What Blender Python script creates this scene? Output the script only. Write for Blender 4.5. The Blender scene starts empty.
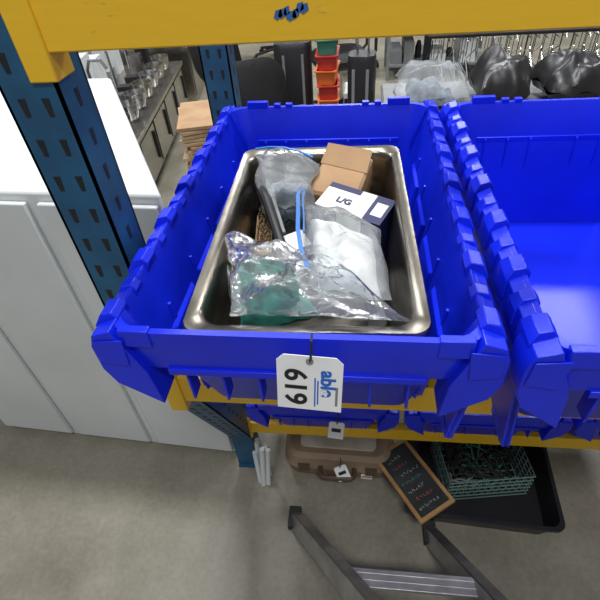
import bpy, bmesh, math, random
from mathutils import Vector as V, Matrix, Euler, noise
random.seed(7)
SC=bpy.context.scene
try:
    SC.view_settings.view_transform='Standard'
    SC.view_settings.look='None'
except Exception: pass

# ------------------------------------------------------------------ materials
MATS={}
def mat(name,col,rough=.5,metal=0,col2=None,scale=8,bump=0,bscale=60,spec=.5,detail=4,stretch=None,coat=0,mixpos=(.35,.65)):
    if name in MATS: return MATS[name]
    m=bpy.data.materials.new(name); m.use_nodes=True; nt=m.node_tree; N=nt.nodes; L=nt.links
    b=N['Principled BSDF']; b.inputs['Roughness'].default_value=rough; b.inputs['Metallic'].default_value=metal
    b.inputs['Specular IOR Level'].default_value=spec
    if coat: b.inputs['Coat Weight'].default_value=coat
    tc=N.new('ShaderNodeTexCoord'); mp=N.new('ShaderNodeMapping'); L.new(tc.outputs['Object'],mp.inputs[0])
    if stretch: mp.inputs['Scale'].default_value=stretch
    if col2 is None: col2=tuple(c*.82 for c in col)
    nz=N.new('ShaderNodeTexNoise'); nz.inputs['Scale'].default_value=scale; nz.inputs['Detail'].default_value=detail
    L.new(mp.outputs[0],nz.inputs['Vector'])
    cr=N.new('ShaderNodeValToRGB'); cr.color_ramp.elements[0].position=mixpos[0]; cr.color_ramp.elements[1].position=mixpos[1]
    cr.color_ramp.elements[0].color=(*col2,1); cr.color_ramp.elements[1].color=(*col,1)
    L.new(nz.outputs['Fac'],cr.inputs[0]); L.new(cr.outputs[0],b.inputs['Base Color'])
    if bump:
        n2=N.new('ShaderNodeTexNoise'); n2.inputs['Scale'].default_value=bscale; n2.inputs['Detail'].default_value=3
        L.new(mp.outputs[0],n2.inputs['Vector'])
        bp=N.new('ShaderNodeBump'); bp.inputs['Strength'].default_value=bump; bp.inputs['Distance'].default_value=.01
        L.new(n2.outputs['Fac'],bp.inputs['Height']); L.new(bp.outputs[0],b.inputs['Normal'])
    MATS[name]=m; return m
def clearmat(name,tint=(1,1,1),milky=.10,gl=.35):
    m=bpy.data.materials.new(name); m.use_nodes=True; nt=m.node_tree; N=nt.nodes; L=nt.links
    N.remove(N['Principled BSDF']); out=N['Material Output']
    tr=N.new('ShaderNodeBsdfTransparent'); tr.inputs[0].default_value=(*tint,1)
    df=N.new('ShaderNodeBsdfDiffuse'); df.inputs[0].default_value=(.85,.88,.9,1)
    gs=N.new('ShaderNodeBsdfGlossy'); gs.inputs['Roughness'].default_value=.2
    lw=N.new('ShaderNodeLayerWeight'); lw.inputs[0].default_value=gl
    n2=N.new('ShaderNodeTexNoise'); n2.inputs['Scale'].default_value=30; n2.inputs['Detail'].default_value=3; n2.inputs['Distortion'].default_value=2.0
    tc=N.new('ShaderNodeTexCoord'); L.new(tc.outputs['Object'],n2.inputs['Vector'])
    bp=N.new('ShaderNodeBump'); bp.inputs['Strength'].default_value=.55; bp.inputs['Distance'].default_value=.009
    L.new(n2.outputs['Fac'],bp.inputs['Height'])
    L.new(bp.outputs[0],gs.inputs['Normal']); L.new(bp.outputs[0],lw.inputs['Normal'])
    m1=N.new('ShaderNodeMixShader'); m1.inputs[0].default_value=milky; L.new(tr.outputs[0],m1.inputs[1]); L.new(df.outputs[0],m1.inputs[2])
    m2=N.new('ShaderNodeMixShader'); L.new(lw.outputs['Fresnel'],m2.inputs[0]); L.new(m1.outputs[0],m2.inputs[1]); L.new(gs.outputs[0],m2.inputs[2])
    L.new(m2.outputs[0],out.inputs[0]); MATS[name]=m; return m

blue=mat('tote_blue_plastic',(.004,.022,.74),.36,col2=(.003,.015,.60),scale=6,bump=.03,bscale=90,spec=.45)
yellow=mat('beam_yellow_paint',(.85,.50,.02),.42,col2=(.40,.24,.05),scale=26,bump=.04,bscale=50,stretch=(.5,2,2),mixpos=(.29,.345),detail=6)
postblue=mat('rack_blue_paint',(.012,.10,.20),.45,col2=(.01,.07,.15),scale=15)
steel=mat('stainless_steel',(.50,.48,.44),.27,1,col2=(.36,.34,.31),scale=14,bump=.05,bscale=30,stretch=(1,6,1))
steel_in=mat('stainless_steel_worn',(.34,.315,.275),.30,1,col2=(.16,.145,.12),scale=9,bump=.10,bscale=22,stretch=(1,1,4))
alu=mat('aluminium',(.52,.52,.52),.38,.9,col2=(.38,.38,.38),scale=20)
chrome=mat('chrome_wire',(.6,.6,.6),.2,1)
white=mat('white_enamel',(.66,.69,.69),.35,col2=(.60,.62,.62),scale=3)
whitep=mat('white_paper',(.82,.82,.81),.7,col2=(.76,.76,.76),scale=20)
black=mat('black_plastic',(.012,.012,.014),.45,bump=.05)
blackl=mat('black_leather',(.015,.015,.017),.38,bump=.2,bscale=25)
rubber=mat('dark_rubber',(.02,.02,.02),.8)
grey=mat('grey_plastic',(.22,.23,.24),.5)
brown=mat('brown_case_plastic',(.30,.21,.14),.42,col2=(.24,.165,.105),scale=10,bump=.08,bscale=150)
brown_dk=mat('brown_handle',(.09,.055,.03),.45)
tan=mat('tan_board',(.62,.58,.48),.6,col2=(.52,.47,.38),scale=15)
kraft=mat('kraft_cardboard',(.40,.25,.13),.8,col2=(.32,.19,.10),scale=10)
wood=mat('pale_wood',(.50,.36,.20),.65,col2=(.34,.22,.11),scale=8,stretch=(1,1,6))
woodf=mat('frame_wood',(.42,.24,.09),.55,col2=(.30,.15,.05),scale=10)
slate=mat('chalkboard_slate',(.012,.014,.015),.7,col2=(.025,.03,.03),scale=18)
chalk=mat('chalk_marks',(.5,.5,.47),.9); chalkr=mat('chalk_red',(.60,.12,.08),.9); chalkb=mat('chalk_green',(.1,.4,.3),.9)
navy=mat('navy_print',(.012,.018,.10),.4)
red=mat('red_print',(.6,.02,.02),.5)
ink=mat('black_ink',(.01,.01,.01),.5)
lblue=mat('logo_blue',(.02,.13,.55),.5)
zipb=mat('zip_blue',(.02,.16,.55),.4)
green=mat('green_cloth',(.010,.15,.105),.7,col2=(.004,.06,.055),scale=30,bump=.4,bscale=40)
tissue=mat('white_tissue',(.80,.79,.76),.85,col2=(.66,.65,.63),scale=25,bump=.3,bscale=35)
greyc=mat('grey_fabric',(.20,.24,.28),.8,col2=(.10,.12,.16),scale=30,bump=.4,bscale=40)
bristle=mat('brush_bristle',(.30,.20,.11),.9,col2=(.12,.08,.04),scale=90)
orange=mat('orange_plastic',(.75,.17,.03),.5); redp=mat('red_plastic',(.55,.04,.03),.5)
greenp=mat('green_plastic',(.05,.22,.15),.5); bluep=mat('blue_box',(.04,.15,.42),.5); cream=mat('cream_box',(.55,.50,.38),.7)
clear=clearmat('clear_polythene',(.95,.97,.98),.10,.17)
clear2=clearmat('clear_polythene_milky',(.96,.98,.99),.17,.17)

# ------------------------------------------------------------------ mesh builder
class MB:
    def __init__(s): s.v=[]; s.f=[]; s.m=[]; s.mats=[]
    def mi(s,m):
        if m not in s.mats: s.mats.append(m)
        return s.mats.index(m)
    def add(s,vs,fs,m,M=None):
        o=len(s.v); k=s.mi(m)
        for p in vs: s.v.append(M@V(p) if M else V(p))
        for f in fs: s.f.append([i+o for i in f]); s.m.append(k)
    def box(s,lo,hi,m,M=None,ch=0.0):
        x0,y0,z0=lo;x1,y1,z1=hi
        if ch<=0:
            vs=[(x0,y0,z0),(x1,y0,z0),(x1,y1,z0),(x0,y1,z0),(x0,y0,z1),(x1,y0,z1),(x1,y1,z1),(x0,y1,z1)]
            s.add(vs,[(0,3,2,1),(4,5,6,7),(0,1,5,4),(1,2,6,5),(2,3,7,6),(3,0,4,7)],m,M); return
        c=min(ch,(x1-x0)*.45,(y1-y0)*.45,(z1-z0)*.45)
        w,l=x1-x0,y1-y0; cx,cy=(x0+x1)/2,(y0+y1)/2
        s.loft([(w-2*c,l-2*c,c*.5,z0,cx,cy),(w,l,c,z0+c,cx,cy),(w,l,c,z1-c,cx,cy),(w-2*c,l-2*c,c*.5,z1,cx,cy)],m,M,n=2)
    def cbox(s,c,sz,m,rot=(0,0,0),ch=0.0,P=None):
        M=Matrix.Translation(c)@Euler(rot).to_matrix().to_4x4()
        if P: M=P@M
        h=[a/2 for a in sz]; s.box([-a for a in h],h,m,M,ch)
    def ring(s,w,l,r,z,cx=0,cy=0,n=5):
        r=min(r,w/2-1e-4,l/2-1e-4); pts=[]
        for (sx,sy,a0) in [(1,1,0),(-1,1,90),(-1,-1,180),(1,-1,270)]:
            for i in range(n+1):
                a=math.radians(a0+90*i/n)
                pts.append((cx+sx*(w/2-r)+r*math.cos(a),cy+sy*(l/2-r)+r*math.sin(a),z))
        return pts
    def loft(s,rings,m,M=None,n=5,cap0=True,cap1=True):
        R=[s.ring(*(r if len(r)>4 else (*r,0,0)),n=n) for r in rings]; k=len(R[0]); vs=[p for r in R for p in r]; fs=[]
        for j in range(len(R)-1):
            for i in range(k):
                a=j*k+i;b=j*k+(i+1)%k; fs.append((a,b,b+k,a+k))
        if cap0: fs.append(tuple(range(k-1,-1,-1)))
        if cap1: fs.append(tuple(range((len(R)-1)*k,len(R)*k)))
        s.add(vs,fs,m,M)
    def tube(s,pts,r,m,M=None,n=8,closed=False):
        pts=[V(p) for p in pts]; k=len(pts); vs=[];fs=[]
        rr=r if isinstance(r,(list,tuple)) else [r]*k
        up=None
        for i,p in enumerate(pts):
            if closed: t=(pts[(i+1)%k]-pts[i-1])
            else: t=(pts[min(i+1,k-1)]-pts[max(i-1,0)])
            t.normalize()
            if up is None:
                up=V((0,0,1)) if abs(t.z)<.9 else V((1,0,0))
            a=t.cross(up); 
            if a.length<1e-5: a=t.cross(V((0,1,0)))
            a.normalize(); b=a.cross(t).normalized(); up=b
            for j in range(n):
                q=2*math.pi*j/n; vs.append(p+(a*math.cos(q)+b*math.sin(q))*rr[i])
        for i in range(k if closed else k-1):
            for j in range(n):
                a=i*n+j;b=i*n+(j+1)%n;c=((i+1)%k)*n; fs.append((a,b,c+(j+1)%n,c+j))
        if not closed:
            fs.append(tuple(range(n-1,-1,-1))); fs.append(tuple(range((k-1)*n,k*n)))
        s.add(vs,fs,m,M)
    def cyl(s,p0,p1,r,m,M=None,n=16): s.tube([p0,p1],r,m,M,n)
    def prism(s,poly,axis,a0,a1,m,M=None):
        def mk(p,a):
            if axis=='y': return (p[0],a,p[1])
            if axis=='x': return (a,p[0],p[1])
            return (p[0],p[1],a)
        k=len(poly); vs=[mk(p,a0) for p in poly]+[mk(p,a1) for p in poly]
        fs=[(i,(i+1)%k,(i+1)%k+k,i+k) for i in range(k)]+[tuple(range(k-1,-1,-1)),tuple(range(k,2*k))]
        s.add(vs,fs,m,M)
    def quadbag(s,c,t,m,seed=0,cr=.01,n=36,f=30,nw=11,wav=.06,both=True,ex=3):
        """crumpled pillow spanning 4 corner points; creases are random triangular folds"""
        rnd=random.Random(seed); c=[V(p) for p in c]
        nrm=(c[1]-c[0]).cross(c[3]-c[0]).normalized()
        if nrm.z<0: nrm=-nrm
        W=((c[1]-c[0]).length+(c[2]-c[3]).length)/2; Hh=((c[3]-c[0]).length+(c[2]-c[1]).length)/2
        for side in ([1,-1] if both else [1]):
            waves=[]
            for i in range(nw):
                a=rnd.uniform(0,math.pi); fr=rnd.uniform(.35,1.6)*f; waves.append((math.cos(a),math.sin(a),fr,rnd.uniform(0,1),rnd.uniform(.4,1)/(fr/f+.5)))
            tot=sum(w[4] for w in waves); vs=[];fs=[]
            for i in range(n+1):
                for j in range(n+1):
                    a=i/n;b=j/n
                    p=(c[0]*(1-a)+c[1]*a)*(1-b)+(c[3]*(1-a)+c[2]*a)*b
                    A=2*a-1;B=2*b-1; e=max(0,(1-abs(A)**ex)*(1-abs(B)**ex))**.5
                    x=a*W+.008*noise.noise(V((a*4,b*4,seed))); y=b*Hh+.008*noise.noise(V((a*4,b*4,seed+4)))
                    h=0
                    for (ca,sa,fr,ph,am) in waves:
                        u=((x*ca+y*sa)*fr+ph)%1; h+=am*(abs(2*u-1)-.5)
                    h=h/tot*cr*6
                    u1=(c[1]-c[0])*.5*wav*noise.noise(V((a*2.5,b*2.5,seed+11)))*2; v1=(c[3]-c[0])*.5*wav*noise.noise(V((a*2.5,b*2.5,seed+17)))*2
                    hs=h*(.35+.65*e) if side==1 else h*.3*e
                    vs.append(p+u1+v1+nrm*(side*e*t*(.62 if side==1 else .38)+hs+(1-e)*cr*.8*noise.noise(V((a*5,b*5,seed+2)))))
            for i in range(n):
                for j in range(n):
                    q=i*(n+1)+j; fc=(q,q+n+1,q+n+2,q+1); fs.append(fc if side==1 else fc[::-1])
            s.add(vs,fs,m)
    def build(s,name,parent=None,bevel=0,M=None,angle=35,loc=None,norm=True):
        me=bpy.data.meshes.new(name)
        vs=s.v
        org=V((0,0,0))
        if loc is None:
            mn=V([min(p[i] for p in vs) for i in range(3)]);mx=V([max(p[i] for p in vs) for i in range(3)])
            org=V(((mn.x+mx.x)/2,(mn.y+mx.y)/2,mn.z))
        me.from_pydata([tuple(p-org) for p in vs],[],s.f)
        for m in s.mats: me.materials.append(m)
        for p,k in zip(me.polygons,s.m): p.material_index=k; p.use_smooth=True
        bm=bmesh.new(); bm.from_mesh(me)
        if norm: bmesh.ops.recalc_face_normals(bm,faces=bm.faces)
        for e in bm.edges:
            if len(e.link_faces)==2:
                if e.calc_face_angle(0)>math.radians(angle): e.smooth=False
        bm.to_mesh(me); bm.free()
        ob=bpy.data.objects.new(name,me); SC.collection.objects.link(ob); ob.location=org
        if M: ob.matrix_world=M@ob.matrix_world
        if parent: ob.parent=parent
        if bevel:
            bv=ob.modifiers.new('bevel','BEVEL'); bv.width=bevel; bv.segments=2; bv.limit_method='ANGLE'
        return ob
def empty(name,loc=(0,0,0),rz=0):
    e=bpy.data.objects.new(name,None); SC.collection.objects.link(e); e.location=loc; e.rotation_euler=(0,0,rz); e.empty_display_size=.1
    return e
def ptext(nm,s_,sz,m,M,p,r,par,bold=0):
    c=bpy.data.curves.new(nm,'FONT'); c.body=s_; c.size=sz; c.extrude=.0003; c.align_x='CENTER'; c.align_y='CENTER'; c.offset=bold
    o=bpy.data.objects.new(nm,c); SC.collection.objects.link(o); c.materials.append(m)
    o.matrix_world=M@Matrix.Translation(p)@Euler(r).to_matrix().to_4x4(); o.parent=par

# ------------------------------------------------------------------ room
def floor_mat():
    m=bpy.data.materials.new('concrete_floor'); m.use_nodes=True; nt=m.node_tree;N=nt.nodes;L=nt.links; b=N['Principled BSDF']
    tc=N.new('ShaderNodeTexCoord'); 
    n1=N.new('ShaderNodeTexNoise'); n1.inputs['Scale'].default_value=2.6; n1.inputs['Detail'].default_value=9; n1.inputs['Roughness'].default_value=.7
    n2=N.new('ShaderNodeTexNoise'); n2.inputs['Scale'].default_value=60; n2.inputs['Detail'].default_value=6
    for n in(n1,n2): L.new(tc.outputs['Object'],n.inputs['Vector'])
    c1=N.new('ShaderNodeValToRGB'); c1.color_ramp.elements[0].position=.30;c1.color_ramp.elements[1].position=.70
    c1.color_ramp.elements[0].color=(.20,.18,.135,1); c1.color_ramp.elements[1].color=(.35,.325,.255,1)
    mx=N.new('ShaderNodeMixRGB'); mx.blend_type='MULTIPLY'; mx.inputs[0].default_value=.4
    L.new(n1.outputs['Fac'],c1.inputs[0]); L.new(c1.outputs[0],mx.inputs[1]); L.new(n2.outputs['Fac'],mx.inputs[2])
    L.new(mx.outputs[0],b.inputs['Base Color'])
    r=N.new('ShaderNodeMapRange'); r.inputs[3].default_value=.28; r.inputs[4].default_value=.55; L.new(n1.outputs['Fac'],r.inputs[0]); L.new(r.outputs[0],b.inputs['Roughness'])
    return m
fm=floor_mat()
b=MB(); b.box((-7,-5,-.1),(7,13,0),fm); fl=b.build('floor',loc=1)
wallm=mat('wall_paint',(.42,.42,.40),.8,scale=2)
b=MB(); b.box((-7.2,13,0),(7.2,13.2,6),wallm); b.build('wall_back')
b=MB(); b.box((-7.2,-5,0),(-7,13,6),wallm); b.build('wall_left')
b=MB(); b.box((7,-5,0),(7.2,13,6),wallm); b.build('wall_right')

# ------------------------------------------------------------------ storage rack
def post(b,x0,x1,y0,y1,z0,z1):
    t=.004
    b.box((x0,y0,z0),(x1,y0+t,z1),postblue); b.box((x0,y0,z0),(x0+t,y1,z1),postblue); b.box((x1-t,y0,z0),(x1,y1,z1),postblue)
    b.box((x0,y1-t,z0),(x0+.02,y1,z1),postblue); b.box((x1-.02,y1-t,z0),(x1,y1,z1),postblue)
    z=z0+.04
    while z<z1-.03:
        for xx in (x0+.022,x1-.022):
            b.prism([(xx-.005,z+.022),(xx+.005,z+.022),(xx+.003,z),(xx-.003,z)],'y',y0-.0006,y0+.001,ink)
        ym=(y0+y1)/2
        b.prism([(ym-.005,z+.022),(ym+.005,z+.022),(ym+.003,z),(ym-.003,z)],'x',x1-.001,x1+.0006,ink)
        z+=.051
rack=empty('storage_rack')
def frame(nm,x0):
    b=MB(); x1=x0+.075
    post(b,x0,x1,.54,.61,.90,2.3)
    post(b,x0+.02,x1+.02,1.27,1.34,.0,2.3)
    a=V((0,.575,.93)); c=V((0,.885,.20)); L=(c-a).length
    d=(c-a).normalized(); ang=math.atan2(d.y,-d.z)
    R=Matrix.Translation((0,a.y,a.z))@Matrix.Rotation(ang,4,'X')
    b.box((x0,-.035,-L),(x0+.004,.035,0),postblue,R); b.box((x1-.004,-.035,-L),(x1,.035,0),postblue,R); b.box((x0,-.035,-L),(x1,-.031,0),postblue,R)
    z=-L+.05
    while z<-.04:
        b.box((x1-.001,-.005,z),(x1+.0008,.005,z+.018),ink,R)
        for xx in(x0+.022,x1-.022): b.box((xx-.005,-.0358,z),(xx+.005,-.034,z+.018),ink,R)
        z+=.051
    b.box((x0,.85,0),(x1,.92,.24),postblue)
    b.box((x0,.84,0),(x1+.03,.93,.008),postblue); b.box((x0,1.25,0),(x1+.04,1.36,.008),postblue)
    xm=(x0+x1)/2
    for (p,q) in [((xm,.6,2.2),(xm,1.29,1.95)),((xm,.6,.9),(xm,1.29,.9)),((xm,.9,.2),(xm,1.29,.2)),((xm,1.29,.88),(xm,.9,.24))]:
        b.cyl(p,q,.014,postblue,n=8)
    b.build(nm,rack)
frame('upright_frame_a',-.425); frame('upright_frame_b',2.35)
def beam(nm,y0,y1,z0,z1,back=False):
    b=MB(); xa,xb=-.35,2.35; h=z1-z0
    if not back: poly=[(y0,z0),(y0,z1),(y0+(y1-y0)*.55,z1),(y0+(y1-y0)*.55,z1-h*.28),(y1,z1-h*.28),(y1,z0)]
    else: poly=[(y0,z0),(y0,z1-h*.28),(y0+(y1-y0)*.45,z1-h*.28),(y0+(y1-y0)*.45,z1),(y1,z1),(y1,z0)]
    b.prism(poly,'x',xa,xb,yellow)
    for x in (xa-.03,xb): b.box((x,y0-.004,z0-.03),(x+.034,y0,z1+.03),yellow)
    for x in (xa+.0,xb-.006): b.box((x,y0-.004,z0-.03),(x+.006,y1,z1+.03),yellow)
    o=b.build(nm,rack,bevel=.003); return o
beam('beam_upper_front',.54,.58,1.52,1.625); beam('beam_upper_rear',1.3,1.34,1.78,1.86,True)
beam('beam_middle_front',.54,.58,.858,.935); beam('beam_middle_rear',1.27,1.31,.84,.935,True)
beam('beam_lower_front',.85,.89,.235,.292); beam('beam_lower_rear',1.27,1.31,.235,.292,True)
b=MB()
for i in range(9): b.box((-.33+i*.3,.57,.918),(-.25+i*.3,1.28,.934),wood)
for i in range(9): b.box((-.33+i*.3,.88,.275),(-.25+i*.3,1.28,.291),wood)
b.build('deck_slats',rack)
b=MB()
rs=random.Random(3)
for i in range(7):
    x=-.082+i*.0045; z=1.548+rs.uniform(-.003,.004); w_=rs.uniform(.003,.006)
    b.prism([(x-w_,z-.003),(x-w_*.3,z-.0055),(x+w_,z-.002),(x+w_*.8,z+.004),(x-w_*.5,z+.003)],'y',.5392,.5398,bluep)
b.build('blue_paint_scuff',rack)

# ------------------------------------------------------------------ attached-lid totes
def tote(name,cx,cy,z0,rz,H=.310,sx=1,sy=1,lids=True,fo=.075,drop=(1,1)):
    e=empty(name,(cx,cy,z0),rz)
    b=MB(); k=H/.315
    def R(w,l,r,z,oy=0): return (w*sx,l*sy,r,z*k,0,oy)
    b.loft([R(.365,.575,.035,0,fo*.6),R(.373,.59,.04,.012,fo*.55),R(.418,.675,.045,.215,.01),R(.426,.69,.045,.235,.006),
            R(.462,.735,.045,.24,0),R(.470,.748,.04,.30,0),R(.470,.748,.04,.315,0),
            R(.454,.730,.04,.315,0),R(.450,.724,.04,.305,0),R(.414,.670,.04,.215,.008),R(.360,.575,.03,.02,fo*.5)],blue,cap0=True,cap1=True)
    b.build('tote_body',e,loc=1)
    b=MB()
    hw=.235*sx; hl=.365*sy
    for s in (-1,1):
        pts=[(s*hw*.97,.318*k),(s*(hw+.014),.308*k),(s*(hw+.016),.262*k),(s*(hw+.012),.262*k),(s*(hw+.011),.302*k),(s*hw*.97,.305*k)]
        b.prism(pts,'y',-hl+.01,hl-.01,blue)
        n=13; w=2*hl/n
        for i in range(n):
            y=-hl+w*(i+.5)
            h=.327 if i%2==0 else .320
            ww=w*(.62 if i%2==0 else .4)
            prof=[(s*(hw-.013),(h-.009)*k),(s*(hw-.006),h*k),(s*(hw+.010),(h-.004)*k),(s*(hw+.018),(h-.018)*k),(s*(hw+.018),.278*k),(s*(hw+.008),.278*k),(s*(hw-.01),.30*k)]
            a0,a1=y-ww/2,y+ww/2
            m_=len(prof); vs=[(p[0],a0-(0.004 if p[1]<(h-.012)*k else -.002),p[1]) for p in prof]+[(p[0],a1+(0.004 if p[1]<(h-.012)*k else -.002),p[1]) for p in prof]
            b.add(vs,[(q,(q+1)%m_,(q+1)%m_+m_,q+m_) for q in range(m_)]+[tuple(range(m_-1,-1,-1)),tuple(range(m_,2*m_))],blue)
        for i in range(5):
            y=-.24*sy+i*.12*sy
            b.prism([(s*.182*sx,.03*k),(s*.197*sx,.03*k),(s*.222*sx,.24*k),(s*.208*sx,.24*k)],'y',y-.003,y+.003,blue)
        for i in range(4):
            y=-.21*sy+i*.145*sy; x0=.1815;x1=.2055
            b.add([(s*x0*sx,y-.052,.045*k),(s*x0*sx,y+.052,.045*k),(s*x1*sx,y+.058,.21*k),(s*x1*sx,y-.058,.21*k),
                   (s*(x0-.006)*sx,y-.044,.045*k),(s*(x0-.006)*sx,y+.044,.045*k),(s*(x1-.007)*sx,y+.050,.205*k),(s*(x1-.007)*sx,y-.050,.205*k)],
                  [(4,5,6,7),(0,1,5,4),(1,2,6,5),(2,3,7,6),(3,0,4,7)],blue)
    for s in (-1,1):
        for x,w,h in ([(-.165,.05,.328),(-.118,.016,.322),(-.09,.016,.322),(.09,.016,.322),(.118,.016,.322),(.165,.05,.328)] if s>0 else [(-.195,.04,.319),(.195,.04,.319)]):
            b.box(((x-w/2)*sx,min(s*.364*sy,s*.376*sy),.29*k),((x+w/2)*sx,max(s*.364*sy,s*.376*sy),h*k),blue)
        for x in (-.15,-.10,-.05,.05,.10,.15):
            y0=s*.338*sy
            b.box((x*sx-.002,min(y0,s*.364*sy),.165*k),(x*sx+.002,max(y0,s*.364*sy),.24*k),blue)
        b.box((-.17*sx,min(s*.345*sy,s*.372*sy),.230*k),(.17*sx,max(s*.345*sy,s*.372*sy),.242*k),blue)
        for q in (-1,1):
            yy=sorted((s*.330*sy,s*.378*sy))
            b.prism([(q*.224*sx,.319*k),(q*.250*sx,.310*k),(q*.257*sx,.29*k),(q*.257*sx,.245*k),(q*.246*sx,.215*k),(q*.190*sx,.170*k),(q*.196*sx,.24*k)],'y',yy[0],yy[1],blue)
            yy=sorted((s*.378*sy,s*.3805*sy))
            b.prism([(q*.21*sx,.306*k),(q*.250*sx,.302*k),(q*.253*sx,.262*k),(q*.215*sx,.255*k)],'y',yy[0],yy[1],blue)
    b.build('rim_and_hinges',e,bevel=.003,loc=1)
    if lids:
        for q,nm,dr in ((-1,'lid_flap_a',drop[0]),(1,'lid_flap_b',drop[1])):
            b=MB(); D=.185*k*dr
            M=Matrix.Translation((q*(hw+.006),0,.25*k))@Matrix.Rotation(q*(.10),4,'Y')
            b.box((-.003,-.345*sy,-D),(.003,.345*sy,0),blue,M)
            for i in range(6):
                y=-.30*sy+i*.12*sy; b.box((-.004,y-.028,-D-.015),(.004,y+.028,-D+.005),blue,M)
            b.box((-.006,-.345*sy,-D),(.006,-.339*sy,0),blue,M); b.box((-.006,.339*sy,-D),(.006,.345*sy,0),blue,M)
            b.cyl((q*(hw+.008),-.34*sy,.258*k),(q*(hw+.008),.34*sy,.258*k),.003,chrome)
            b.build(nm,e,loc=1)
    return e
tote('attached_lid_tote',-.074,.744,.936,math.radians(-.4),drop=(.55,1))
tote('attached_lid_tote',.448,.735,.936,math.radians(.5))
tote('attached_lid_tote',.985,.75,.936,math.radians(0))
tote('attached_lid_tote',-.088,1.075,.293,math.radians(0),H=.235,sx=.86,sy=.84,lids=False,fo=.03)
tote('attached_lid_tote',.372,1.075,.293,math.radians(0),H=.235,sx=.86,sy=.84,lids=False,fo=.03)
tote('attached_lid_tote',.832,1.08,.293,math.radians(0),H=.235,sx=.86,sy=.84,lids=False,fo=.03)

# ------------------------------------------------------------------ steam table pan
PC=V((-.071,.680,1.216))
PM=Matrix.Translation(PC)@Matrix.Rotation(math.radians(1.3),4,'Z')
b=MB()
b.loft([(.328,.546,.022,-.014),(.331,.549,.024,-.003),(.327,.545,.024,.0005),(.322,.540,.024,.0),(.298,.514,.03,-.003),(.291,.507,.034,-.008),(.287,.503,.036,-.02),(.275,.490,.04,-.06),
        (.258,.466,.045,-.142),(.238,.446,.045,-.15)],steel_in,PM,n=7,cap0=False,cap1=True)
b.loft([(.328,.546,.022,-.014),(.298,.515,.03,-.008),(.290,.505,.036,-.02),(.261,.469,.045,-.1435),(.238,.446,.045,-.152)],steel,PM,n=7,cap0=False,cap1=True)
b.build('steam_table_pan',angle=50)

# ------------------------------------------------------------------ pan contents
e=empty('plastic_bag_of_green_cloth')
b=MB(); b.quadbag([(-.205,.615,1.180),(-.100,.575,1.184),(-.045,.478,1.172),(-.165,.465,1.158)],.05,green,seed=2,cr=.014,f=18)
b.build('green_cloth',e,angle=28)
b=MB(); b.quadbag([(-.222,.648,1.202),(-.036,.555,1.212),(.068,.428,1.226),(-.175,.462,1.192)],.05,clear,seed=3,cr=.015,n=44,f=16,wav=.1)
b.build('bag_film',e,angle=24)
e=empty('ziplock_bag_of_tissue')
b=MB(); b.quadbag([(-.085,.735,1.170),(.030,.650,1.184),(.042,.515,1.168),(-.055,.535,1.172)],.06,tissue,seed=5,cr=.008,f=14)
b.build('tissue_wrap',e,angle=30)
b=MB(); b.quadbag([(-.102,.765,1.187),(.040,.665,1.204),(.056,.498,1.190),(-.066,.520,1.190)],.065,clear2,seed=6,cr=.009,n=40,f=14)
b.build('bag_film',e,angle=24)
b=MB()
def strip(b,pts,w,m,up=(0,0,1)):
    pts=[V(p) for p in pts]; vs=[];fs=[]
    for i,p in enumerate(pts):
        t=(pts[min(i+1,len(pts)-1)]-pts[max(i-1,0)]).normalized(); a=t.cross(V(up)).normalized(); n_=a.cross(t)
        vs+= [p-a*w/2-n_*.001,p+a*w/2-n_*.001,p+a*w/2+n_*.0015,p-a*w/2+n_*.0015]
    for i in range(len(pts)-1):
        for j in range(4): q=i*4; fs.append((q+j,q+(j+1)%4,q+4+(j+1)%4,q+4+j))
    fs+=[(3,2,1,0),tuple(range(len(vs)-4,len(vs)))]
    b.add(vs,fs,m)
strip(b,[(-.104,.772,1.215),(-.105,.745,1.219),(-.100,.700,1.217),(-.096,.650,1.212),(-.086,.600,1.207),(-.072,.560,1.20)],.007,zipb)
strip(b,[(-.095,.768,1.216),(-.094,.725,1.220),(-.088,.680,1.218),(-.085,.640,1.212)],.0025,zipb)
b.build('zip_strip',e)
e=empty('ziplock_bag_of_hardware')
b=MB(); b.quadbag([(-.19,.90,1.16),(-.10,.88,1.165),(-.10,.79,1.14),(-.165,.79,1.13)],.05,greyc,seed=8,cr=.015,f=18); b.build('contents',e,angle=30)
b=MB(); b.quadbag([(-.215,.925,1.215),(-.080,.895,1.215),(-.082,.765,1.185),(-.182,.765,1.175)],.06,clear2,seed=9,cr=.016,n=40,f=16,wav=.1); b.build('bag_film',e,angle=24)
b=MB(); strip(b,[(-.210,.915,1.232),(-.180,.912,1.237),(-.15,.902,1.240),(-.115,.892,1.236),(-.088,.880,1.228)],.005,zipb); b.build('zip_strip',e)
b=MB(); M=Matrix.Translation((-.030,.872,1.168))@Euler((.28,.05,-.28)).to_matrix().to_4x4()
b.loft([(.095,.118,.006,-.04),(.10,.122,.006,-.035),(.10,.122,.006,.028),(.090,.112,.01,.034)],kraft,M,n=2)
b.add([(-.05,.02,.0352),(.05,.012,.0352),(.048,.062,.05),(-.046,.062,.052)],[(0,1,2,3)],kraft,M)
b.build('kraft_paper_parcel')
e=empty('printed_carton')
M=Matrix.Translation((-.002,.770,1.145))@Euler((.14,.08,-.45)).to_matrix().to_4x4()
b=MB(); b.box((-.066,-.036,-.05),(.066,.036,.05),whitep,M)
b.box((-.0664,-.0365,-.05),(.0664,-.0360,-.005),navy,M); b.box((-.0664,-.0365,.012),(-.02,-.036,.05),navy,M)
b.box((.030,-.0364,-.050),(.0665,.0364,.0504),navy,M); b.box((-.0664,.022,.050),(.0,.0362,.0504),navy,M)
b.box((.038,-.018,.0505),(.060,.018,.0508),whitep,M)
b.build('carton_body',e)
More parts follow.
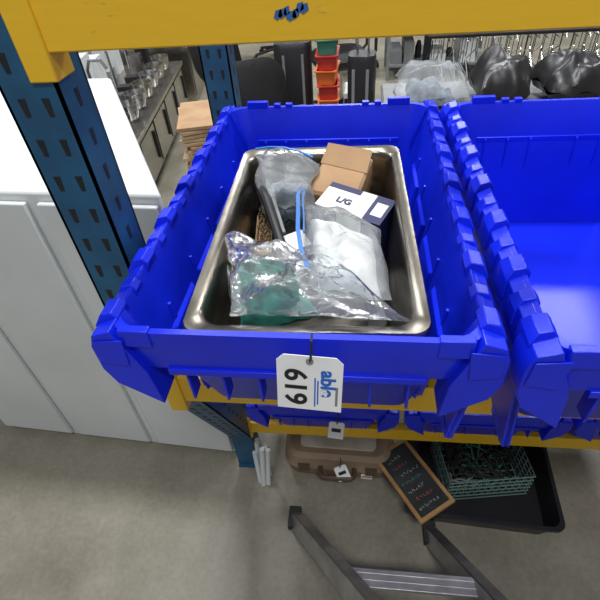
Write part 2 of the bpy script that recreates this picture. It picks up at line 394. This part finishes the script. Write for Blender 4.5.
ptext('print_a','L/G',.020,navy,M,(-.020,-.006,.0506),(0,0,0),e,.0006); ptext('print_b','POWER',.014,whitep,M,(.0,-.0368,-.026),(1.5708,0,0),e)
b=MB(); M=Matrix.Translation((-.105,.70,1.105))@Euler((.1,-.1,.5)).to_matrix().to_4x4()
b.box((-.03,-.05,-.03),(.03,.05,.03),whitep,M,ch=.002); b.box((-.0305,-.03,-.0305),(.0305,.0,.0305),navy,M); b.build('small_carton')
b=MB()
b.tube([(-.204,.868,1.185),(-.194,.83,1.198),(-.170,.77,1.198),(-.140,.69,1.178),(-.108,.600,1.160)],[.006,.010,.0095,.0085,.012],black,n=10)
b.tube([(-.186,.872,1.183),(-.176,.83,1.195),(-.155,.77,1.194),(-.127,.69,1.176)],[.004,.005,.004,.003],grey,n=8)
b.build('black_handled_tool')
b=MB(); M=Matrix.Translation((-.180,.748,1.125))@Euler((.1,.2,.12)).to_matrix().to_4x4()
b.loft([(.028,.12,.012,-.006),(.032,.125,.014,0),(.032,.125,.014,.012),(.026,.118,.012,.016)],wood,M)
for i in range(5):
    for j in range(16):
        x=-.011+i*.0055;y=-.054+j*.0072; b.tube([(x,y,.014),(x+random.uniform(-.003,.003),y+random.uniform(-.003,.003),.034)],.0016,bristle,M,n=4)
b.build('scrub_brush')
b=MB(); b.quadbag([(-.205,.88,1.12),(-.165,.87,1.11),(-.135,.62,1.09),(-.192,.62,1.10)],.04,rubber,seed=14,cr=.014,f=18); b.build('black_rubber_glove_bundle')
b=MB()
b.cyl((.02,.70,1.083),(.04,.56,1.083),.016,grey); b.cyl((-.06,.73,1.085),(-.03,.80,1.085),.018,black)
b.box((-.15,.78,1.067),(-.06,.86,1.10),grey)
b.build('loose_fittings')

# ------------------------------------------------------------------ lot tags
def tag(name,loc,rx,rz,ry,w,h,full=True):
    e=empty(name); M=Matrix.Translation(loc)@Matrix.Rotation(rz,4,'Z')@Matrix.Rotation(rx,4,'X')@Matrix.Rotation(ry,4,'Y')
    b=MB(); c=.008*w/.075
    poly=[(-w/2+c,h/2),(w/2-c,h/2),(w/2,h/2-c),(w/2,-h/2),(-w/2,-h/2),(-w/2,h/2-c)]
    b.prism(poly,'y',-.0005,.0005,whitep,M)
    b.tube([V((math.cos(a)*.0035*w/.075,-.0008,h/2-.007*w/.075+math.sin(a)*.0035*w/.075)) for a in [i*math.pi/6 for i in range(12)]],.0012*w/.075,grey,M,n=5,closed=True)
    if full:
        for xx,z0,z1 in ((.006,-.036,.010),(.0095,-.032,.006)): b.box((xx,-.0009,z0),(xx+.0018,-.0005,z1),lblue,M)
        b.box((.032,-.0009,-h/2+.010),(.035,-.0005,-h/2+.040),grey,M)
    b.build('tag_card',e)
    if full:
        ptext('lot_number','619',.038,ink,M,(-.018,-.0012,-.006),(1.5708,1.5708,0),e,.0007)
        ptext('tag_print','able',.025,lblue,M,(.022,-.0012,.002),(1.5708,1.5708,0),e,.0007)
    else:
        b2=MB(); b2.box((-w*.3,-.0009,-h*.1),(w*.3,-.0005,h*.12),ink,M); b2.build('tag_print',e)
    b=MB(); top=M@V((0,-.001,h/2-.007*w/.075))
    b.tube([top,top+V((.002,-.004,.010)),top+V((.003,.006,.028)),top+V((.002,.022,.024))],.0016,black,n=6)
    b.build('tie_loop',e)
    return e
tag('auction_lot_tag',(-.052,.344,1.194),math.radians(-12),math.radians(-2),math.radians(2),.080,.084)
tag('auction_lot_tag',(-.045,.738,.455),math.radians(-25),0,.1,.045,.055,False)
tag('auction_lot_tag',(-.03,.79,.10),math.radians(-35),.1,-.35,.045,.055,False)

# ------------------------------------------------------------------ floor items beneath
b=MB()
M=Matrix.Translation((-.045,1.025,.0))@Matrix.Rotation(-.02,4,'Z')
b.loft([(.36,.38,.05,.0),(.385,.40,.06,.012),(.395,.41,.06,.06),(.40,.415,.06,.066),(.395,.41,.06,.072),(.385,.40,.06,.12),(.35,.37,.05,.135)],brown,M)
b.loft([(.27,.33,.02,.136),(.27,.33,.02,.145)],tan,M)
b.tube([(-.06,-.20,.075),(-.06,-.235,.08),(-.05,-.245,.08),(.05,-.245,.08),(.06,-.235,.08),(.06,-.20,.075)],.009,brown_dk,M)
for x in(-.12,.12): b.box((x-.02,-.212,.05),(x+.02,-.2,.09),brown_dk,M)
b.box((.085,-.2075,.015),(.125,-.203,.04),whitep,M); b.box((.087,-.208,.028),(.123,-.2072,.036),red,M)
b.build('brown_carry_case')
b=MB()
for i in range(7):
    a=i*.9; x=-.315+.020*math.cos(a)*(i>0); y=.80+.022*math.sin(a)*(i>0)
    b.cyl((x,y,0),(x+random.uniform(-.02,.02),y+.03,.17+random.uniform(-.03,.03)),.009,white,n=10)
b.build('white_pipe_bundle')
b=MB(); M=Matrix.Translation((.43,.845,0))@Matrix.Rotation(-.06,4,'Z')
b.loft([(.44,.33,.03,0),(.47,.37,.03,.10),(.49,.39,.03,.10),(.49,.39,.03,.11),(.465,.365,.03,.11),(.43,.32,.03,.01)],black,M,cap1=True)
b.build('black_storage_bin')
e=empty('wire_basket_of_cables')
b=MB(); M=Matrix.Translation((.45,.875,.02))@Matrix.Rotation(.15,4,'Z')
wg=mat('grey_green_wire',(.20,.32,.28),.4,.3)
for i in range(12):
    x=-.13+i*.26/11; b.tube([(x,-.10,.12),(x,-.09,.0),(x,.09,.0),(x,.10,.12)],.0025,wg,M,n=5)
for j in range(6):
    z=j*.024; 
    b.tube([(-.14,-.10,z),(.14,-.10,z),(.14,.10,z),(-.14,.10,z)],.0025,wg,M,n=5,closed=True)
for j in range(8):
    y=-.09+j*.18/7; b.tube([(-.14,y,.12),(-.135,y,0),(.135,y,0),(.14,y,.12)],.0025,wg,M,n=5)
b.build('wire_basket',e)
b=MB()
for i in range(14):
    p=V((.46+random.uniform(-.1,.1),.87+random.uniform(-.06,.06),.09)); pts=[]
    for j in range(16):
        p=p+V((random.uniform(-.05,.05),random.uniform(-.05,.05),random.uniform(-.02,.022))); p.x=min(max(p.x,.34),.56);p.y=min(max(p.y,.79),.95);p.z=min(max(p.z,.04),.15); pts.append(p.copy())
    b.tube(pts,.0035,random.choice([rubber,black,greenp,grey]),n=6)
b.build('tangled_cables',e)
e=empty('framed_chalkboard')
c=[V((.222,.625,.112)),(V((.318,.688,.128))),(V((.272,.905,.135))),(V((.150,.862,.115)))]
ax=(c[1]-c[0]).normalized(); ay=(c[3]-c[0]); ay=(ay-ax*ay.dot(ax)).normalized(); az=ax.cross(ay)
W=.135;Hh=.265
M=Matrix(((ax.x,ay.x,az.x,c[0].x),(ax.y,ay.y,az.y,c[0].y),(ax.z,ay.z,az.z,c[0].z+.004),(0,0,0,1)))
b=MB(); b.box((.006,.006,0),(W-.006,Hh-.006,.005),slate,M)
t=.012
for lo,hi in [((0,0,-.003),(W,t,.011)),((0,Hh-t,-.003),(W,Hh,.011)),((0,t,-.003),(t,Hh-t,.011)),((W-t,t,-.003),(W,Hh-t,.011))]: b.box(lo,hi,woodf,M)
b.build('board',e)
b=MB()
for r in range(7):
    y=.032+r*.030; x=.022+random.uniform(0,.02)
    mm=[chalk,chalkr,chalk,chalkb,chalk,chalkr,chalk][r]
    while x<W-.03-random.uniform(0,.03):
        w=random.uniform(.005,.012); q=[]
        for i in range(5): q.append((x+w*i/4,y+random.uniform(0,.013),.0056))
        b.tube(q,.0008,mm,M,n=4); x+=w+.005
b.build('chalk_writing',e)
# step ladder
b=MB()
L0=V((-.19,.66,0));R0=V((.262,.643,0)); dl=V((.20,-.30,.36));dr=V((.085,-.30,.36))
def bar(b,p,q,w,d,m):
    p=V(p);q=V(q);t=(q-p); Ln=t.length; t.normalize(); a=V((1,0,0)); a=(a-t*a.dot(t)).normalized(); c=t.cross(a)
    M=Matrix(((a.x,c.x,t.x,p.x),(a.y,c.y,t.y,p.y),(a.z,c.z,t.z,p.z),(0,0,0,1)))
    b.box((-w/2,-d/2,0),(-w/2+.003,d/2,Ln),m,M); b.box((-w/2,-d/2,0),(w/2,-d/2+.003,Ln),m,M); b.box((-w/2,d/2-.003,0),(w/2,d/2,Ln),m,M)
bar(b,L0,L0+dl*1.9,.034,.060,alu); bar(b,R0,R0+dr*1.9,.034,.060,alu)
for k in (.85,1.4,1.85):
    p=L0+dl*k;q=R0+dr*k
    b.box((p.x,p.y-.022,p.z-.012),(q.x,p.y+.022,p.z),alu)
    for i in range(3): b.box((p.x,p.y-.020+i*.016,p.z),(q.x,p.y-.016+i*.016,p.z+.002),alu)
tp=L0+dl*1.9; tq=R0+dr*1.9
b.box((tp.x-.03,tp.y-.08,tp.z-.01),(tq.x+.03,tp.y+.05,tp.z+.02),grey)
b.cyl(tp,tp+V((-.05,-.38,-tp.z+.01)),.012,alu); b.cyl(tq,tq+V((.05,-.38,-tq.z+.01)),.012,alu)
for p in(L0,R0): b.box((p.x-.02,p.y-.035,0),(p.x+.02,p.y+.035,.03),rubber)
b.build('aluminium_step_ladder')

# ------------------------------------------------------------------ white cabinet panels at left
e=empty('white_cabinet')
b=MB()
d=V((-.30,.54)); f0=V((-.440,.90)); w=V((-1.0,.06))
a=f0; c=f0+d*1.6
b.prism([tuple(a),tuple(a+w),tuple(c+w),tuple(c)],'z',0,1.135,white)
b.build('cabinet_body',e,bevel=.008)
b=MB()
for k in (.0,.34,.68):
    a=f0+w*k; c=f0+w*min(1,k+.32); b.prism([tuple(a+V((-.012,-.016))),tuple(c+V((0,-.016))),tuple(c+V((0,-.001))),tuple(a+V((-.012,-.001)))],'z',.03,1.11,white)
b.build('cabinet_doors',e,bevel=.004)

# ------------------------------------------------------------------ background: kitchen equipment
b=MB(); M=Matrix.Translation((-1.50,3.3,0))@Matrix.Rotation(math.radians(7),4,'Z')
b.box((-.7,-.9,.06),(0,1.2,.42),steel,M); b.box((-.74,-.94,.42),(.03,1.24,.45),steel,M)
for y in(-.85,.0,.45,.9,1.15):
    for x in(-.65,-.06): b.cyl((x,y,0),(x,y,.06),.02,black,M)
for i in range(5):
    y=-.87+i*.42; b.box((0,y,.09),(.015,y+.38,.39),steel,M); b.box((.015,y+.32,.15),(.03,y+.34,.35),black,M); b.box((-.001,y-.03,.07),(.002,y-.005,.41),black,M)
b.build('undercounter_refrigerator',bevel=.003)
b=MB()
for i in range(9):
    y=-.8+i*.23
    b.loft([(.12,.12,.06,.45),(.15,.15,.075,.50),(.16,.16,.078,.55),(.14,.14,.07,.55),(.10,.10,.045,.46)],random.choice([steel,chrome,steel,black]),M@Matrix.Translation((-.12,y,0)))
    if i%2==0: b.tube([(-.40,y,.45),(-.40,y,.72),(-.37,y,.78),(-.29,y,.78),(-.26,y,.72)],.012,chrome,M)
    b.box((-.66,y-.08,.45),(-.48,y+.08,.52+random.random()*.25),random.choice([bluep,white,steel,black,grey,white]),M)
    b.box((-.34,y+.06,.45),(-.24,y+.14,.50+random.random()*.15),random.choice([black,steel,black,grey,kraft]),M)
b.build('kitchenware_on_counter')
b=MB(); M2=Matrix.Translation((-2.0,5.0,0))@Matrix.Rotation(math.radians(6),4,'Z')
b.box((-.5,-.3,.0),(.35,1.0,.55),steel,M2); b.box((-.52,-.32,.55),(.37,1.02,.58),steel,M2)
for i in range(3): b.box((.35,-.28+i*.42,.06),(.362,.1+i*.42,.52),steel,M2); b.box((.362,.04+i*.42,.2),(.375,.06+i*.42,.45),black,M2)
for i in range(5): b.box((-.3+random.random()*.3,-.2+i*.24,.58),(.1+random.random()*.2,-.05+i*.24,.65+random.random()*.25),random.choice([steel,white,black,grey]),M2)
b.build('stainless_prep_counter',bevel=.003)
def shelf(name,x0,y0,w,d,h,n,rz=0,cols=None):
    b=MB(); M=Matrix.Translation((x0,y0,0))@Matrix.Rotation(rz,4,'Z')
    for x in(0,w):
        for y in(0,d): b.box((x-.015,y-.015,0),(x+.015,y+.015,h),grey,M)
    for k in range(n):
        z=.12+(h-.2)*k/(n-1); b.box((0,0,z),(w,d,z+.02),grey,M)
        x=.03
        while x<w-.12:
            ww=random.uniform(.08,.24); hh=random.uniform(.08,(h-.2)/(n-1)*.8)
            m=random.choice(cols or [black,grey,kraft,cream,white,steel,bluep,redp,greenp,black,grey,brown])
            if random.random()<.35: b.loft([(ww*.7,ww*.7,ww*.3,z+.02),(ww*.8,ww*.8,ww*.38,z+.02+hh*.6),(ww*.4,ww*.4,ww*.2,z+.02+hh)],m,M@Matrix.Translation((min(x+ww/2,w-.1),d/2,0)))
            else: b.box((x,.04,z+.02),(min(x+ww,w-.01),d-.05,z+.02+hh),m,M)
            x+=ww+.02
    b.build(name)
shelf('stocked_shelf',-4.6,4.9,1.9,.5,1.5,4,.1); shelf('stocked_shelf',-3.9,2.6,.9,.45,1.3,4,.2)
shelf('stocked_shelf',-5,7.2,2.5,.5,1.6,4)
shelf('stocked_shelf',-2.2,7.6,2.0,.5,1.4,4); shelf('stocked_shelf',.5,7.4,2.2,.5,1.4,4); shelf('stocked_shelf',3.0,6.6,2.4,.5,1.6,4)
shelf('stocked_shelf',.3,5.2,1.0,.5,.9,3); shelf('stocked_shelf',2.6,4.4,1.4,.5,1.3,4)
b=MB(); tx,ty=-.75,2.17
for i in range(13):
    z=0.62+i*.018; b.cbox((tx+random.uniform(-.012,.012),ty,z),(.17,.34,.014),random.choice([wood,kraft,wood]),(0,0,.3+random.uniform(-.12,.12)))
M=Matrix.Translation((tx,ty,0))@Matrix.Rotation(.3,4,'Z')
for x in(-.07,.07):
    for y in(-.14,.14): b.box((x-.015,y-.015,0),(x+.015,y+.015,.61),wood,M)
b.box((-.09,-.16,.585),(.09,.16,.611),wood,M); b.box((-.08,-.15,.15),(.08,.15,.17),wood,M)
b.build('timber_board_stack')
def chair(name,x,y,rz,s=1):
    b=MB(); M=Matrix.Translation((x,y,0))@Matrix.Rotation(rz,4,'Z')@Matrix.Diagonal((s,s,s,1))
    for i in range(5):
        a=i*2*math.pi/5; p=V((.28*math.cos(a),.28*math.sin(a),.07)); b.tube([(0,0,.11),p],[.025,.015],black,M); b.cyl(p+V((-.012,0,-.04)),p+V((.012,0,-.04)),.03,black,M)
    b.cyl((0,0,.1),(0,0,.42),.025,chrome,M)
    b.loft([(.40,.40,.12,.42),(.48,.47,.14,.45),(.48,.47,.14,.49),(.42,.42,.12,.52)],blackl,M)
    MB_=M@Matrix.Translation((0,.24,.56))@Matrix.Rotation(math.radians(80),4,'X')
    b.loft([(.36,.34,.1,-.03,0,.22),(.46,.46,.14,0,0,.22),(.46,.46,.14,.04,0,.22),(.36,.36,.1,.06,0,.22)],blackl,MB_)
    b.box((-.04,.2,.42),(.04,.27,.62),black,M)
    for s_ in(-1,1):
        b.tube([(s_*.23,.12,.47),(s_*.28,.12,.52),(s_*.28,.12,.68),(s_*.28,-.12,.68),(s_*.28,-.12,.52),(s_*.23,-.12,.47)],.014,black,M); b.box((s_*.28-.03,-.15,.68),(s_*.28+.03,.14,.71),black,M)
    b.build(name)
chair('office_chair',-.84,3.6,2.6); chair('office_chair',-.16,4.35,.3); chair('office_chair',-.02,5.6,.2,.85)
chair('office_chair',-1.0,6.2,1.2); chair('office_chair',-.50,2.62,.5,.88)
def suitcase(name,x,y,rz,w,d,h,m):
    b=MB(); M=Matrix.Translation((x,y,0))@Matrix.Rotation(rz,4,'Z')
    b.loft([(w*.94,d*.85,.03,.04),(w,d,.05,.07),(w,d,.05,h-.03),(w*.94,d*.85,.04,h)],m,M)
    for s_ in(-1,1):
        b.cyl((s_*w*.35,0,.0),(s_*w*.35,0,.05),.02,black,M); b.cyl((s_*w*.2,d*.3,h),(s_*w*.2,d*.3,h+.18),.006,chrome,M)
        b.box((s_*w*.25-.008,-d/2-.006,.1),(s_*w*.25+.008,-d/2+.002,h-.06),grey,M)
    b.box((-w*.23,d*.3-.012,h+.17),(w*.23,d*.3+.012,h+.195),black,M)
    b.build(name)
suitcase('black_suitcase',.02,2.75,-.1,.15,.16,.92,blackl)
suitcase('black_suitcase',-.42,3.25,.1,.24,.2,.88,black)
b=MB()
for i in range(11):
    z=i*.085; M=Matrix.Translation((-.19+random.uniform(-.008,.008),3.10,z))@Matrix.Rotation(random.uniform(-.08,.08),4,'Z')
    b.loft([(.11,.20,.02,0),(.12,.22,.02,.075),(.14,.24,.02,.078),(.14,.24,.02,.084),(.11,.21,.02,.084),(.10,.19,.02,.02)],[orange,redp,orange,redp,greenp,orange][i%6],M)
b.build('stacked_plastic_bins')
b=MB(); b.box((-.09,3.05,0),(.03,3.25,.62),white,ch=.01); b.box((-.085,3.046,.50),(.02,3.05,.58),black); b.box((-.085,3.044,.1),(.02,3.049,.45),grey); b.build('white_pedestal_cabinet')
b=MB(); b.box((.13,2.2,.70),(1.7,2.85,.73),grey,ch=.01)
for x in(.20,1.62):
    for y in(2.26,2.79): b.cyl((x,y,0),(x,y,.70),.014,grey)
b.build('folding_table')
def heap(x,y,w,d,h,m,seed,cr=.03,z0=.733):
    b=MB(); b.quadbag([(x-w/2,y+d/2,.80),(x+w/2,y+d/2,.80),(x+w/2,y-d/2,.80),(x-w/2,y-d/2,.80)],h,m,seed=seed,cr=cr,f=7,n=30,wav=.12,ex=2.2)
    mn=min(p.z for p in b.v)
    for p in b.v: p.z+= z0-mn
    return b
e=empty('bagged_goods')
heap(.36,2.5,.34,.3,.20,clear2,21).build('bag_film',e,angle=28); heap(.36,2.5,.22,.2,.10,greyc,22).build('folded_fabric',e,angle=28)
heap(.69,2.5,.24,.34,.24,blackl,25).build('black_refuse_bag',angle=28); heap(1.03,2.5,.3,.34,.22,blackl,27).build('black_refuse_bag',angle=28)
def hangrack(name,x0,x1,y):
    b=MB()
    for x in(x0,x1):
        b.cyl((x,y,.05),(x,y,1.35),.014,black); b.cyl((x,y-.25,.06),(x,y+.25,.06),.014,black)
        for yy in(-.25,.25): b.cyl((x-.01,y+yy,.03),(x+.01,y+yy,.03),.03,black)
    for z in(1.35,.85,.12): b.cyl((x0,y,z),(x1,y,z),.012,black)
    x=x0+.04
    while x<x1-.03:
        for z in (1.33,.83):
            o=random.uniform(-.02,.02); mm=random.choice([chrome,grey,black,steel,black])
            b.tube([(x,y,z),(x,y,z-.06),(x+o,y-.19,z-.17),(x+o,y+.19,z-.17),(x,y,z-.06)],.0035,mm,n=5)
            b.tube([(x+o,y-.1,z-.17),(x+o,y-.1,z-.40)],.0035,mm,n=5); b.tube([(x+o,y+.1,z-.17),(x+o,y+.1,z-.40)],.0035,mm,n=5)
        x+=random.uniform(.045,.08)
    b.build(name)
hangrack('hanger_rack',.42,1.75,3.3); hangrack('hanger_rack',.55,2.1,4.1)
# ------------------------------------------------------------------ lights
def area(nm,loc,sx,sy,en,col=(1,1,1)):
    l=bpy.data.lights.new(nm,'AREA'); l.shape='RECTANGLE'; l.size=sx; l.size_y=sy; l.energy=en; l.color=col
    o=bpy.data.objects.new(nm,l); SC.collection.objects.link(o); o.location=loc
for i,(x,y,e_) in enumerate([(-.5,1.6,135),(.3,-1.2,90),(-2.8,4.5,150),(2.6,4.5,150),(0,7.5,200)]):
    area('highbay_light_%d'%i,(x,y,4.6),1.2,.4,e_,(.98,.99,1.0))
w=bpy.data.worlds.new('world'); SC.world=w; w.use_nodes=True
bg=w.node_tree.nodes['Background']; bg.inputs[0].default_value=(.93,.97,1,1); bg.inputs[1].default_value=.37

# ------------------------------------------------------------------ camera
th=math.radians(42.4); ps=math.radians(9); ro=math.radians(5.07)
f=V((-math.sin(ps)*math.cos(th),math.cos(ps)*math.cos(th),-math.sin(th)))
r0=V((math.cos(ps),math.sin(ps),0)); u0=r0.cross(f)
r=math.cos(ro)*r0-math.sin(ro)*u0; u=math.cos(ro)*u0+math.sin(ro)*r0
cam=bpy.data.cameras.new('camera'); co=bpy.data.objects.new('camera',cam); SC.collection.objects.link(co)
co.matrix_world=Matrix(((r.x,u.x,-f.x,0),(r.y,u.y,-f.y,0),(r.z,u.z,-f.z,1.65),(0,0,0,1)))
cam.sensor_width=36; cam.lens=36*465/600; cam.clip_start=.02; cam.clip_end=60
SC.camera=co
